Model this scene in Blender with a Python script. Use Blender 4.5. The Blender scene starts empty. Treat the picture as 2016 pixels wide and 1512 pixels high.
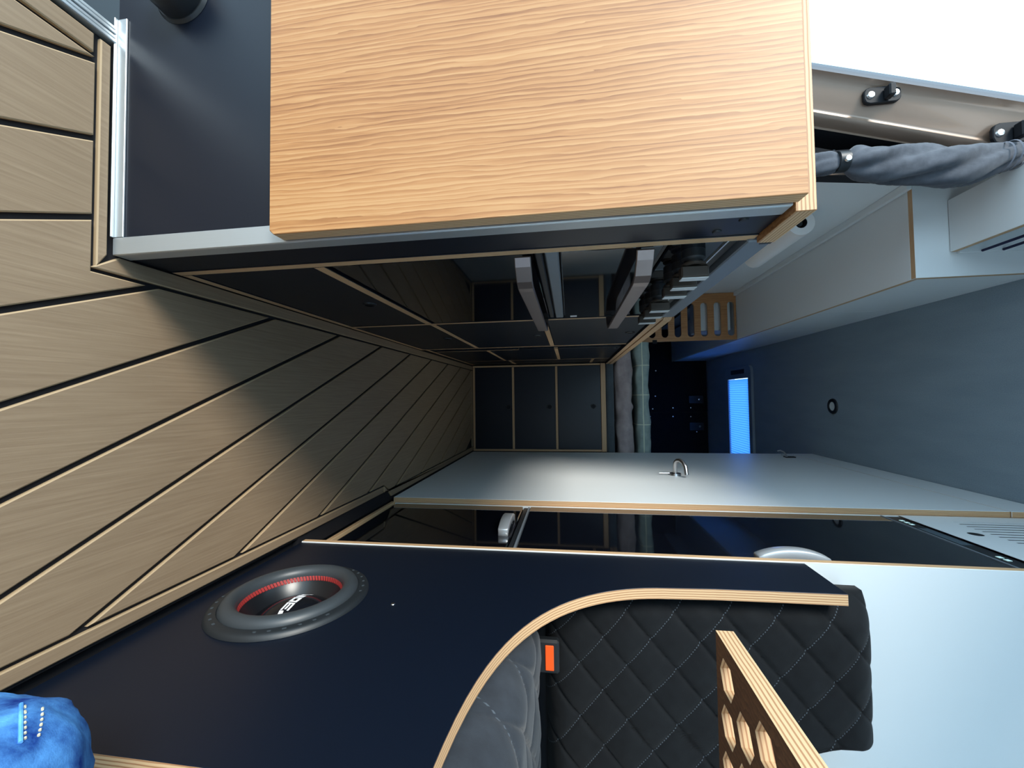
import bpy, bmesh, math, random
from mathutils import Vector, Matrix, noise
from mathutils.geometry import tessellate_polygon
random.seed(7)
SC = bpy.context.scene
COL = SC.collection
# ---------------------------------------------------------------- camera (van frame: X right, Y to the rear, Z up; the photo lies on its side)
cam_d = bpy.data.cameras.new('camera'); cam = bpy.data.objects.new('camera', cam_d); COL.objects.link(cam)
SC.camera = cam
F_PX = 792.7
MX = Vector((0.01277597, 0.99939258, -0.03242291))
MY = Vector((0.14205402, 0.0302826, 0.98939558))
MZ = Vector((0.98977645, -0.01724629, -0.14158084))
right = Vector((MX[0], MY[0], MZ[0])).normalized()
fwd = Vector((MX[2], MY[2], MZ[2])).normalized()
up = right.cross(fwd).normalized()
rot = Matrix((right, up, -fwd)).transposed()
cam.matrix_world = Matrix.Translation((0, 0, 0.65)) @ rot.to_4x4()
cam_d.sensor_fit = 'HORIZONTAL'; cam_d.sensor_width = 36.0
cam_d.lens = 36.0 * F_PX / 2016.0
cam_d.clip_start = 0.01; cam_d.clip_end = 200
# ---------------------------------------------------------------- sky, sun, exposure
W = bpy.data.worlds.new('sky'); SC.world = W; W.use_nodes = True
nt = W.node_tree; nt.nodes.clear()
wo = nt.nodes.new('ShaderNodeOutputWorld'); bg = nt.nodes.new('ShaderNodeBackground')
bg.inputs['Color'].default_value = (0.54, 0.80, 1.0, 1); bg.inputs['Strength'].default_value = 5.0
nt.links.new(bg.outputs[0], wo.inputs[0])
sun_d = bpy.data.lights.new('sun', 'SUN'); sun = bpy.data.objects.new('sun', sun_d); COL.objects.link(sun)
sun_d.energy = 7.0; sun_d.angle = math.radians(20); sun_d.color = (1.0, 0.95, 0.86)
sdir = Vector((0.64, 0.60, -0.47)).normalized()
sun.rotation_euler = sdir.to_track_quat('-Z', 'Y').to_euler(); sun.location = (-4, -4, 4)
SC.view_settings.view_transform = 'Standard'; SC.view_settings.look = 'None'
SC.view_settings.gamma = 1.0; SC.view_settings.use_curve_mapping = False
SC.view_settings.exposure = -0.72
# ---------------------------------------------------------------- materials
MATS = {}
def srgb(r, g, b):
    f = lambda c: (c / 255 / 12.92) if c / 255 <= 0.04045 else ((c / 255 + 0.055) / 1.055) ** 2.4
    return (f(r), f(g), f(b), 1)
def mat(name, col, rough=0.5, metal=0.0, **kw):
    m = bpy.data.materials.new(name); m.use_nodes = True
    b = m.node_tree.nodes['Principled BSDF']
    b.inputs['Base Color'].default_value = col; b.inputs['Roughness'].default_value = rough
    b.inputs['Metallic'].default_value = metal
    if 'spec' in kw: b.inputs['Specular IOR Level'].default_value = kw['spec']
    if 'coat' in kw: b.inputs['Coat Weight'].default_value = kw['coat']; b.inputs['Coat Roughness'].default_value = kw.get('coatr', 0.03)
    if 'sheen' in kw: b.inputs['Sheen Weight'].default_value = kw['sheen']
    if 'emit' in kw: b.inputs['Emission Color'].default_value = kw['emit']; b.inputs['Emission Strength'].default_value = kw.get('es', 1)
    MATS[name] = m
    return m
def N(m, t, **kw):
    n = m.node_tree.nodes.new(t)
    for k, v in kw.items():
        if k in n.inputs: n.inputs[k].default_value = v
        else: setattr(n, k, v)
    return n
def L(m, a, b): m.node_tree.links.new(a, b)
def bsdf(m): return m.node_tree.nodes['Principled BSDF']
def coords(m, scale=(1, 1, 1), rotz=0.0, kind='Object'):
    tc = N(m, 'ShaderNodeTexCoord'); mp = N(m, 'ShaderNodeMapping')
    mp.inputs['Scale'].default_value = scale; mp.inputs['Rotation'].default_value = (0, 0, rotz)
    L(m, tc.outputs[kind], mp.inputs['Vector']); return mp.outputs['Vector']
def ramp(m, fac, stops):
    r = N(m, 'ShaderNodeValToRGB'); e = r.color_ramp.elements
    while len(e) < len(stops): e.new(0.5)
    for k, (p, c) in enumerate(stops): e[k].position = p; e[k].color = c
    L(m, fac, r.inputs['Fac']); return r.outputs['Color']
def bump(m, h, strength=0.2, dist=0.002):
    b = N(m, 'ShaderNodeBump'); b.inputs['Strength'].default_value = strength; b.inputs['Distance'].default_value = dist
    L(m, h, b.inputs['Height']); L(m, b.outputs['Normal'], bsdf(m).inputs['Normal'])
def noise_n(m, vec, scale=5, detail=4, rough=0.5, dist=0.0):
    n = N(m, 'ShaderNodeTexNoise'); n.inputs['Scale'].default_value = scale; n.inputs['Detail'].default_value = detail
    n.inputs['Roughness'].default_value = rough; n.inputs['Distortion'].default_value = dist
    L(m, vec, n.inputs['Vector']); return n.outputs['Fac']
# plywood edges, layers stacked along one axis
def ply(name, axis, light=(214, 180, 138), dark=(172, 126, 88)):
    m = mat(name, srgb(*light), 0.55)
    tc = N(m, 'ShaderNodeTexCoord'); sp = N(m, 'ShaderNodeSeparateXYZ'); L(m, tc.outputs['Object'], sp.inputs[0])
    mu = N(m, 'ShaderNodeMath', operation='MULTIPLY'); mu.inputs[1].default_value = 1 / 0.0042
    L(m, sp.outputs['XYZ'.index(axis)], mu.inputs[0])
    fr = N(m, 'ShaderNodeMath', operation='FRACT'); L(m, mu.outputs[0], fr.inputs[0])
    nz = noise_n(m, coords(m, (30, 30, 30)), 1.0, 3)
    ad = N(m, 'ShaderNodeMath', operation='MULTIPLY_ADD'); L(m, nz, ad.inputs[0]); ad.inputs[1].default_value = 0.35
    L(m, fr.outputs[0], ad.inputs[2])
    c = ramp(m, ad.outputs[0], [(0.0, srgb(*light)), (0.58, srgb(*light)), (0.68, srgb(*dark)), (0.98, srgb(*dark)), (1.0, srgb(*light))])
    L(m, c, bsdf(m).inputs['Base Color']); return m
PLY = {a: ply('plywood_edge_' + a, a) for a in 'XYZ'}
M_black = mat('black_laminate', (0.003, 0.006, 0.014, 1), 0.38, spec=0.45)
bump(M_black, noise_n(M_black, coords(M_black), 900, 2), 0.08, 0.0005)
M_white = mat('white_laminate', (0.80, 0.84, 0.85, 1), 0.42)
bump(M_white, noise_n(M_white, coords(M_white), 700, 2), 0.06, 0.0005)
M_glass = mat('black_glass', (0.003, 0.004, 0.007, 1), 0.05, spec=0.5, coat=0.6)
M_dark = mat('recess_shade', (0.004, 0.005, 0.009, 1), 0.8)  # near-black colour put in as shade for recesses and hidden insides
M_rubber = mat('black_rubber', (0.012, 0.015, 0.018, 1), 0.45)
M_alu = mat('brushed_aluminium', (0.62, 0.66, 0.68, 1), 0.45, 0.8)
bump(M_alu, noise_n(M_alu, coords(M_alu, (600, 600, 8)), 1, 2), 0.1, 0.0005)
M_steel = mat('brushed_steel', (0.62, 0.60, 0.60, 1), 0.28, 1.0)
M_handle = mat('warm_metal', (0.30, 0.25, 0.24, 1), 0.36, 0.85)
M_knob = mat('bronze_knob', (0.07, 0.056, 0.044, 1), 0.45, 0.3)
M_knobface = mat('pale_knob_face', (0.7, 0.72, 0.72, 1), 0.35)
M_grey = mat('grey_metal_trim', (0.20, 0.23, 0.26, 1), 0.5, 0.2)
M_silver = mat('silver_plastic', (0.60, 0.62, 0.64, 1), 0.3, 0.5)
M_screw = mat('screw_metal', (0.8, 0.8, 0.78, 1), 0.25, 1.0)
M_red = mat('red_stitching', srgb(150, 42, 40), 0.6)
M_orange = mat('orange_plastic', srgb(255, 92, 22), 0.4)
M_whitepaint = mat('white_print', (0.85, 0.87, 0.9, 1), 0.4)
# oak laminate, grain along Z
def oak(name, c1, c2, c3, sx=200, sz=4):
    m = mat(name, c2, 0.45)
    v = coords(m, (sx, sx, sz))
    n1 = noise_n(m, v, 1.0, 5, 0.6, 0.8)
    v2 = coords(m, (9, 9, 1.3)); n2 = noise_n(m, v2, 1.0, 3, 0.5, 0.6)
    w = N(m, 'ShaderNodeTexWave', wave_type='BANDS', bands_direction='X', wave_profile='SAW'); w.inputs['Scale'].default_value = 30.0
    w.inputs['Distortion'].default_value = 10.0; w.inputs['Detail'].default_value = 4; w.inputs['Detail Scale'].default_value = 0.9
    L(m, coords(m, (1.6, 1.6, 0.20)), w.inputs['Vector'])
    mx = N(m, 'ShaderNodeMix', data_type='FLOAT'); mx.inputs[0].default_value = 0.30
    L(m, n1, mx.inputs[2]); L(m, w.outputs['Fac'], mx.inputs[3])
    m2 = N(m, 'ShaderNodeMix', data_type='FLOAT'); m2.inputs[0].default_value = 0.25
    L(m, mx.outputs[0], m2.inputs[2]); L(m, n2, m2.inputs[3])
    c = ramp(m, m2.outputs[0], [(0.30, c1), (0.5, c2), (0.66, c3)])
    L(m, c, bsdf(m).inputs['Base Color']); bump(m, n1, 0.12, 0.0006); return m
M_oak = oak('oak_laminate', srgb(136, 84, 44), srgb(180, 126, 76), srgb(196, 148, 98))
# floor foam decking
def deck():
    m = mat('tan_decking', srgb(136, 116, 90), 0.62)
    v = coords(m, (240, 7, 100), math.radians(-23.3))
    n1 = noise_n(m, v, 1.0, 5, 0.62); n2 = noise_n(m, coords(m, (3, 3, 3)), 1.0, 3)
    c = ramp(m, n1, [(0.30, srgb(136, 114, 90)), (0.52, srgb(146, 124, 99)), (0.72, srgb(156, 134, 108))])
    mx = N(m, 'ShaderNodeMix', data_type='RGBA', blend_type='MULTIPLY'); mx.inputs[0].default_value = 0.35
    L(m, c, mx.inputs[6]); L(m, ramp(m, n2, [(0.3, (0.8, 0.8, 0.8, 1)), (0.7, (1, 1, 1, 1))]), mx.inputs[7])
    L(m, mx.outputs[2], bsdf(m).inputs['Base Color']); bump(m, n1, 0.25, 0.0008); return m
M_deck = deck()
M_deckedge = mat('sunlit_foam_edge', srgb(168, 144, 112), 0.7)  # lighter than the deck, painted for sun catching the plank edges
M_deckbase = mat('black_foam_base', (0.004, 0.004, 0.007, 1), 0.8)
# grey carpet felt
def felt(name, c1, c2):
    m = mat(name, c1, 0.95, sheen=0.2, spec=0.1)
    n1 = noise_n(m, coords(m), 260, 4, 0.7); n2 = noise_n(m, coords(m, (14, 3, 14)), 1.0, 3)
    mx = N(m, 'ShaderNodeMix', data_type='FLOAT'); mx.inputs[0].default_value = 0.4
    L(m, n1, mx.inputs[2]); L(m, n2, mx.inputs[3])
    L(m, ramp(m, mx.outputs[0], [(0.3, c1), (0.7, c2)]), bsdf(m).inputs['Base Color']); bump(m, n1, 0.5, 0.001); return m
M_felt = felt('grey_felt', srgb(130, 148, 160), srgb(156, 172, 182))
M_feltdark = felt('dark_felt', srgb(22, 24, 30), srgb(32, 34, 40))
def cloth(name, c1, c2, scale=60, stitch=False, sheen=0.25):
    m = mat(name, c1, 0.85, sheen=sheen, spec=0.2)
    n1 = noise_n(m, coords(m), scale, 5, 0.6)
    c = ramp(m, n1, [(0.3, c1), (0.7, c2)])
    out = c
    if stitch:
        uv = N(m, 'ShaderNodeUVMap'); sp = N(m, 'ShaderNodeSeparateXYZ'); L(m, uv.outputs[0], sp.inputs[0])
        def line(i, j):
            fr = N(m, 'ShaderNodeMath', operation='FRACT'); L(m, sp.outputs[i], fr.inputs[0])
            pg = N(m, 'ShaderNodeMath', operation='COMPARE'); L(m, fr.outputs[0], pg.inputs[0]); pg.inputs[1].default_value = 0.5; pg.inputs[2].default_value = 0.012
            mu = N(m, 'ShaderNodeMath', operation='MULTIPLY'); L(m, sp.outputs[j], mu.inputs[0]); mu.inputs[1].default_value = 13
            f2 = N(m, 'ShaderNodeMath', operation='FRACT'); L(m, mu.outputs[0], f2.inputs[0])
            gt = N(m, 'ShaderNodeMath', operation='GREATER_THAN'); L(m, f2.outputs[0], gt.inputs[0]); gt.inputs[1].default_value = 0.5
            o = N(m, 'ShaderNodeMath', operation='MULTIPLY'); L(m, pg.outputs[0], o.inputs[0]); L(m, gt.outputs[0], o.inputs[1]); return o.outputs[0]
        mx = N(m, 'ShaderNodeMix', data_type='RGBA'); L(m, line(0, 1), mx.inputs[0]); L(m, c, mx.inputs[6])
        mx.inputs[7].default_value = srgb(78, 86, 94); out = mx.outputs[2]
    L(m, out, bsdf(m).inputs['Base Color'])
    bump(m, noise_n(m, coords(m), 900, 2), 0.35, 0.0006); return m
M_quilt = cloth('black_quilted_cloth', srgb(15, 17, 20), srgb(20, 23, 26), 40, True, sheen=0.05)
M_seat = cloth('top_lit_quilted_cloth', srgb(38, 42, 48), srgb(50, 55, 62), 30, True, sheen=0.15)  # same cloth as the backrest, painted lighter as lit from above
M_curtain = cloth('charcoal_curtain', srgb(62, 66, 74), srgb(84, 88, 96), 40)
M_brown = cloth('brown_grey_duvet', srgb(158, 144, 144), srgb(182, 168, 166), 20)
M_jeans = cloth('blue_denim', srgb(6, 44, 120), srgb(92, 160, 226), 38, sheen=0.0)
def plaid():
    m = mat('grey_green_plaid', srgb(120, 134, 130), 0.9)
    br = N(m, 'ShaderNodeTexCoord'); sp = N(m, 'ShaderNodeSeparateXYZ'); L(m, br.outputs['Object'], sp.inputs[0])
    def ln(i, period, w, off):
        a = N(m, 'ShaderNodeMath', operation='MULTIPLY_ADD'); L(m, sp.outputs[i], a.inputs[0]); a.inputs[1].default_value = 1 / period; a.inputs[2].default_value = off
        f = N(m, 'ShaderNodeMath', operation='FRACT'); L(m, a.outputs[0], f.inputs[0])
        c = N(m, 'ShaderNodeMath', operation='COMPARE'); L(m, f.outputs[0], c.inputs[0]); c.inputs[1].default_value = 0.5; c.inputs[2].default_value = w; return c.outputs[0]
    mxm = N(m, 'ShaderNodeMath', operation='MAXIMUM'); L(m, ln(0, 0.19, 0.012, 0.3), mxm.inputs[0]); L(m, ln(2, 0.17, 0.016, 0.22), mxm.inputs[1])
    mx = N(m, 'ShaderNodeMix', data_type='RGBA'); L(m, mxm.outputs[0], mx.inputs[0])
    n1 = noise_n(m, coords(m), 25, 4); L(m, ramp(m, n1, [(0.3, srgb(146, 164, 158)), (0.7, srgb(168, 184, 178))]), mx.inputs[6])
    mx.inputs[7].default_value = srgb(224, 230, 206); L(m, mx.outputs[2], bsdf(m).inputs['Base Color']); return m
M_plaid = plaid()
M_tan = mat('tan_body_paint', srgb(150, 128, 112), 0.35, 0.25, coat=0.4)
M_blind = mat('blue_pleated_blind', srgb(90, 170, 255), 0.8)
def translucent(m, col, w=0.75):
    t = N(m, 'ShaderNodeBsdfTranslucent'); t.inputs['Color'].default_value = col
    mx = N(m, 'ShaderNodeMixShader'); mx.inputs[0].default_value = w
    out = m.node_tree.nodes['Material Output']
    L(m, bsdf(m).outputs[0], mx.inputs[1]); L(m, t.outputs[0], mx.inputs[2]); L(m, mx.outputs[0], out.inputs['Surface'])
translucent(M_blind, (0.06, 0.24, 0.85, 1))
M_paper = mat('white_paper', (0.86, 0.85, 0.83, 1), 0.8)
M_ground = mat('bounce_ground', srgb(200, 206, 210), 0.9)  # unseen ground, brightened to bounce light up to the ceiling
M_ind = mat('indicator_light', (0.6, 0.9, 0.9, 1), 0.4, emit=(0.7, 1, 0.95, 1), es=0.6)
M_screen = mat('grey_display', srgb(74, 88, 98), 0.3)
M_lens = mat('frosted_lens', (0.85, 0.92, 0.90, 1), 0.4)
# ---------------------------------------------------------------- mesh builder
class MB:
    def __init__(s): s.v = []; s.f = []; s.m = []; s.uv = None
    def add(s, vs, fs, mi=0):
        o = len(s.v); s.v += [tuple(v) for v in vs]
        for k, f in enumerate(fs):
            s.f.append(tuple(i + o for i in f)); s.m.append(mi[k] if isinstance(mi, (list, tuple)) else mi)
        return s
    def box(s, lo, hi, mi=0, edge=None, axis=None):
        """edge: material index for the faces not perpendicular to axis"""
        x0, y0, z0 = lo; x1, y1, z1 = hi
        vs = [(x0, y0, z0), (x1, y0, z0), (x1, y1, z0), (x0, y1, z0), (x0, y0, z1), (x1, y0, z1), (x1, y1, z1), (x0, y1, z1)]
        fs = [(0, 3, 2, 1), (4, 5, 6, 7), (0, 1, 5, 4), (2, 3, 7, 6), (0, 4, 7, 3), (1, 2, 6, 5)]
        ax = ['Z', 'Z', 'Y', 'Y', 'X', 'X']
        return s.add(vs, fs, [mi if edge is None or a == axis else edge for a in ax])
    def lathe(s, prof, c, axis='Z', seg=32, mi=0, a0=0.0):
        """prof: list of (radius, height) along axis"""
        o = []; n = len(prof)
        U = {'Z': (Vector((1, 0, 0)), Vector((0, 1, 0)), Vector((0, 0, 1))), 'X': (Vector((0, 1, 0)), Vector((0, 0, 1)), Vector((1, 0, 0))), 'Y': (Vector((0, 0, 1)), Vector((1, 0, 0)), Vector((0, 1, 0)))}[axis]
        c = Vector(c)
        for k in range(seg):
            a = a0 + 2 * math.pi * k / seg; d = U[0] * math.cos(a) + U[1] * math.sin(a)
            o += [c + d * r + U[2] * h for r, h in prof]
        fs = []; ms = []
        for k in range(seg):
            k2 = (k + 1) % seg
            for j in range(n - 1):
                fs.append((k * n + j, k2 * n + j, k2 * n + j + 1, k * n + j + 1)); ms.append(mi[j] if isinstance(mi, (list, tuple)) else mi)
        s.add(o, fs, ms)
        return s
    def disc(s, c, r, axis, mi=0, seg=24):
        return s.lathe([(1e-5, 0), (r, 0)], c, axis, seg, mi)
    def tube(s, pts, r, seg=10, mi=0, cap=True):
        pts = [Vector(p) for p in pts]; n = len(pts); rs = r if isinstance(r, (list, tuple)) else [r] * n
        prev = None; vs = []
        for i, p in enumerate(pts):
            t = (pts[min(i + 1, n - 1)] - pts[max(i - 1, 0)]).normalized()
            if prev is None:
                a = Vector((0, 0, 1)) if abs(t.z) < 0.9 else Vector((1, 0, 0)); u = t.cross(a).normalized()
            else: u = (prev - t * prev.dot(t)).normalized()
            prev = u; w = t.cross(u)
            for k in range(seg):
                an = 2 * math.pi * k / seg; vs.append(p + (u * math.cos(an) + w * math.sin(an)) * rs[i])
        fs = [(i * seg + k, i * seg + (k + 1) % seg, (i + 1) * seg + (k + 1) % seg, (i + 1) * seg + k) for i in range(n - 1) for k in range(seg)]
        if cap: fs += [tuple(range(seg))[::-1], tuple((n - 1) * seg + k for k in range(seg))]
        return s.add(vs, fs, mi)
    def plate(s, outer, holes, w0, w1, to3, mi=0, mwall=1):
        """flat plate with holes; outer and holes are 2-D loops, to3(u, v, w) places them"""
        loops = [outer] + holes
        tri = tessellate_polygon([[Vector((u, v, 0)) for u, v in lp] for lp in loops])
        flat = [p for lp in loops for p in lp]; n = len(flat)
        vs = [to3(u, v, w0) for u, v in flat] + [to3(u, v, w1) for u, v in flat]
        fs = [tuple(t) for t in tri] + [tuple(i + n for i in t[::-1]) for t in tri]; ms = [mi] * len(fs)
        k = 0
        for lp in loops:
            m = len(lp)
            for i in range(m):
                a, b = k + i, k + (i + 1) % m; fs.append((a, b, b + n, a + n)); ms.append(mwall)
            k += m
        return s.add(vs, fs, ms)
    def ribbon(s, path, half, thick, mi=0):
        """flat bar following path in XY at a height band; path [(x,y)], half: z half-height, z centre in thick[1]"""
        t, z = thick; vs = []; n = len(path)
        for i, (x, y) in enumerate(path):
            a = Vector(path[max(i - 1, 0)]); b = Vector(path[min(i + 1, n - 1)]); d = (b - a).normalized(); nn = Vector((d.y, -d.x))
            for q, zz in ((0, -half), (0, half), (t, half), (t, -half)):
                vs.append((x + nn.x * q, y + nn.y * q, z + zz))
        fs = []
        for i in range(n - 1):
            for k in range(4): fs.append((i * 4 + k, i * 4 + (k + 1) % 4, i * 4 + 4 + (k + 1) % 4, i * 4 + 4 + k))
        fs += [(0, 1, 2, 3), tuple((n - 1) * 4 + k for k in (3, 2, 1, 0))]
        return s.add(vs, fs, mi)
ORG = {}
def tagit(o, label=None, cat=None, group=None, kind=None):
    if label: o['label'] = label
    if cat: o['category'] = cat
    if group: o['group'] = group
    if kind: o['kind'] = kind
    return o
def thing(name, loc, label, cat, group=None, kind=None):
    o = bpy.data.objects.new(name, None); COL.objects.link(o); o.location = loc; o.empty_display_size = 0.05
    ORG[o.name] = Vector(loc); return tagit(o, label, cat, group, kind)
def obj(name, mb, mats, parent=None, bevel=0.0, smooth=False, label=None, cat=None, group=None, kind=None, seg=1, angle=40):
    me = bpy.data.meshes.new(name)
    if parent is not None: og = ORG[parent.name]
    else:
        xs, ys, zs = zip(*mb.v); og = Vector(((min(xs) + max(xs)) / 2, (min(ys) + max(ys)) / 2, min(zs)))
    me.from_pydata([tuple(Vector(v) - og) for v in mb.v], [], mb.f)
    mats = mats if isinstance(mats, (list, tuple)) else [mats]
    for m in mats: me.materials.append(m)
    me.polygons.foreach_set('material_index', mb.m)
    if mb.uv:
        ul = me.uv_layers.new(name='UVMap')
        for lp in me.loops: ul.data[lp.index].uv = mb.uv[lp.vertex_index]
    me.update()
    bm = bmesh.new(); bm.from_mesh(me)
    if not mb.uv: bmesh.ops.remove_doubles(bm, verts=bm.verts, dist=1e-6)
    bmesh.ops.recalc_face_normals(bm, faces=bm.faces)
    if bevel > 0:
        es = [e for e in bm.edges if len(e.link_faces) == 2 and e.calc_face_angle(0) > math.radians(30)]
        bmesh.ops.bevel(bm, geom=es, offset=bevel, segments=seg, affect='EDGES', profile=0.5, clamp_overlap=True)
    if smooth:
        for f in bm.faces: f.smooth = True
        for e in bm.edges:
            if len(e.link_faces) == 2 and e.calc_face_angle(0) > math.radians(angle): e.smooth = False
    bm.to_mesh(me); bm.free()
    o = bpy.data.objects.new(name, me); COL.objects.link(o)
    if parent is not None: o.parent = parent; o.location = (0, 0, 0)
    else: o.location = og
    ORG[o.name] = og
    return tagit(o, label, cat, group, kind)
def board(name, lo, hi, axis, face, parent=None, bevel=0.0008, **kw):
    return obj(name, MB().box(lo, hi, 0, 1, axis), [face, PLY[axis]], parent, bevel=bevel, **kw)
def bx(name, lo, hi, m, parent=None, bevel=0.001, **kw):
    return obj(name, MB().box(lo, hi), m, parent, bevel=bevel, **kw)
def twin(src, delta, parent=None):
    """a copy that shares its mesh"""
    o = src.copy(); COL.objects.link(o); o.parent = parent or src.parent
    o.location = Vector(src.location) + Vector(delta); ORG[o.name] = ORG[src.name] + Vector(delta); return o
# ---------------------------------------------------------------- main dimensions
K = -0.213      # kitchen front
R = 0.361       # wardrobe door front
CEIL = 2.077
YB = 2.665      # bed drawers front
REAR = 4.45
XL, XR = -0.70, 1.06
# ================================================================ the setting
# ---- floor: black base, border strips, diagonal planks
floor = bx('floor', (-0.52, -1.6, -0.02), (0.335, YB, -0.006), M_deckbase, kind='structure', bevel=0)
bx('base', (0.335, 0.9, -0.02), (R + 0.01, YB, -0.006), M_deckbase, floor, bevel=0)
bx('underlay', (-0.545, -1.6, -0.06), (XR, REAR, -0.0205), M_deckbase, floor, bevel=0)  # unseen slab, added to stop light leaking in under the floor
INNER = [(-0.484, -1.55), (0.303, -1.55), (0.303, 1.345), (0.326, 1.385), (0.326, YB - 0.035), (-0.181, YB - 0.035), (-0.181, 0.462), (-0.484, 0.462)]
def clip(poly, n, d, keep_less):
    out = []
    s = -1 if keep_less else 1
    for i in range(len(poly)):
        p, q = Vector(poly[i]), Vector(poly[(i + 1) % len(poly)])
        a, b = s * (p.dot(n) - d), s * (q.dot(n) - d)
        if a >= 0: out.append(tuple(p))
        if (a > 0) != (b > 0) and abs(a - b) > 1e-9: out.append(tuple(p + (q - p) * (a / (a - b))))
    return out
NV = Vector((0.919, 0.3942))
def slab(name, poly, parent, h0=-0.006, h1=0.0, cham=0.0016):
    pts = []
    for p in poly:
        if not pts or (Vector(p) - Vector(pts[-1])).length > 1e-4: pts.append(p)
    if (Vector(pts[0]) - Vector(pts[-1])).length < 1e-4: pts.pop()
    area = sum(pts[i][0] * pts[(i + 1) % len(pts)][1] - pts[(i + 1) % len(pts)][0] * pts[i][1] for i in range(len(pts))) / 2
    if abs(area) < 2e-4: return None
    if area < 0: pts = pts[::-1]
    def inset(d):
        o = []
        n = len(pts)
        for i in range(n):
            a, b, c = Vector(pts[i - 1]), Vector(pts[i]), Vector(pts[(i + 1) % n])
            e1 = (b - a).normalized(); e2 = (c - b).normalized(); n1 = Vector((-e1.y, e1.x)); n2 = Vector((-e2.y, e2.x))
            m = n1 + n2; q = m.length_squared
            o.append(tuple(b + m * (2 * d / q if q > 0.15 else 0)))
        return o
    i2 = inset(cham); n = len(pts)
    mb = MB(); vs = [(x, y, h0) for x, y in pts] + [(x, y, h1 - 0.0012) for x, y in pts] + [(x, y, h1) for x, y in i2]
    fs = []; ms = []
    for k in range(2):
        for i in range(n): fs.append((k * n + i, k * n + (i + 1) % n, (k + 1) * n + (i + 1) % n, (k + 1) * n + i)); ms.append(1)
    fs.append(tuple(2 * n + i for i in range(n))); ms.append(0)
    mb.add(vs, fs, ms); return obj(name, mb, [M_deck, M_deckedge], parent)
G = 0.0040
for k in range(-12, 13):
    lo, hi = 0.0485 + 0.1025 * (k - 1) + G, 0.0485 + 0.1025 * k - G
    p = clip(clip(INNER, NV, lo, False), NV, hi, True)
    if len(p) > 2: slab('plank', p, floor)
slab('border_strip', [(K + 0.002, 0.497), (K + 0.026, 0.462), (K + 0.026, YB - 0.004), (K + 0.002, YB - 0.004)], floor)
slab('border_strip', [(-0.516, 0.468), (-0.189, 0.468), (-0.210, 0.481), (-0.516, 0.481)], floor)
slab('border_strip', [(0.309, -1.55), (0.329, -1.55), (0.329, 1.34), (0.309, 1.34)], floor)
slab('border_strip', [(0.309, 1.348), (0.329, 1.348), (0.329, 1.38), (0.355, 1.405), (0.355, YB - 0.004), (0.332, YB - 0.004), (0.332, 1.384)], floor)
slab('border_strip', [(-0.516, -1.55), (-0.490, -1.55), (-0.490, 0.460), (-0.516, 0.460)], floor)
slab('border_strip', [(-0.181, YB - 0.029), (0.328, YB - 0.029), (0.328, YB - 0.004), (-0.181, YB - 0.004)], floor)
# sill and step of the side door
sill = thing('trim_1', (-0.535, -0.2, 0), 'ribbed aluminium sill along the side door edge of the floor', None, kind='structure')
for k in range(4): bx('rib', (-0.522 - 0.0065 * (k + 1), -1.6, -0.02), (-0.522 - 0.0065 * k - 0.001, 0.485, 0.004 - 0.001 * (k % 2)), M_alu, sill)
bx('trim_2', (-0.552, -1.6, -0.26), (-0.549, 1.15, -0.021), M_rubber, kind='structure', label='black riser below the door sill')
bx('floor_step', (-0.90, -1.6, -0.28), (-0.552, 1.15, -0.26), M_rubber, kind='structure')
bx('ground', (-30, -30, -0.62), (30, 30, -0.6), M_ground, kind='structure', bevel=0)
# ---- ceiling with roof window
RW = (-0.18, 0.54, 3.42, 3.88)
cmb = MB()
cmb.plate([(-0.66, -1.9), (XR + 0.06, -1.9), (XR + 0.06, REAR + 0.1), (XL - 0.06, REAR + 0.1), (XL - 0.06, 1.36), (-0.66, 1.30)], [[(RW[0], RW[2]), (RW[1], RW[2]), (RW[1], RW[3]), (RW[0], RW[3])]], CEIL, CEIL + 0.05, lambda u, v, w: (u, v, w), 0, 0)
obj('ceiling', cmb, M_felt, kind='structure')
rw = thing('window_1', (0.18, 3.65, CEIL), 'roof window with a glowing blue pleated blind in grey frame', None, kind='structure')
def rrect(x0, y0, x1, y1, r, n=5):
    o = []
    for cx, cy, a in ((x1 - r, y1 - r, 0), (x0 + r, y1 - r, 90), (x0 + r, y0 + r, 180), (x1 - r, y0 + r, 270)):
        for k in range(n + 1):
            t = math.radians(a + 90 * k / n); o.append((cx + r * math.cos(t), cy + r * math.sin(t)))
    return o
M_frame = mat('grey_window_frame', srgb(150, 166, 176), 0.5)
fm = MB(); fm.plate(rrect(RW[0] - 0.05, RW[2] - 0.035, RW[1] + 0.05, RW[3] + 0.035, 0.05), [[(RW[0] + 0.05, RW[2] + 0.02), (RW[1] - 0.01, RW[2] + 0.02), (RW[1] - 0.01, RW[3] - 0.03), (RW[0] + 0.05, RW[3] - 0.03)]], CEIL - 0.022, CEIL - 0.001, lambda u, v, w: (u, v, w), 0, 0)
obj('window_frame', fm, M_frame, rw, bevel=0.004)
bx('latch', (RW[0] - 0.025, 3.50, CEIL - 0.030), (RW[0] + 0.012, 3.76, CEIL - 0.0225), mat('latch_grey', srgb(40, 56, 66), 0.4), rw, bevel=0.003)
bm_ = MB(); npl = 34; vs = []
for i in range(npl * 2 + 1):
    x = RW[0] + 0.055 + (RW[1] - RW[0] - 0.07) * i / (npl * 2); z = CEIL - 0.012 + (0.006 if i % 2 else 0.0)
    vs += [(x, RW[2] + 0.012, z), (x, RW[3] - 0.024, z)]
bm_.add(vs, [(2 * i, 2 * i + 1, 2 * i + 3, 2 * i + 2) for i in range(npl * 2)])
obj('blind', bm_, M_blind, rw)
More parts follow.
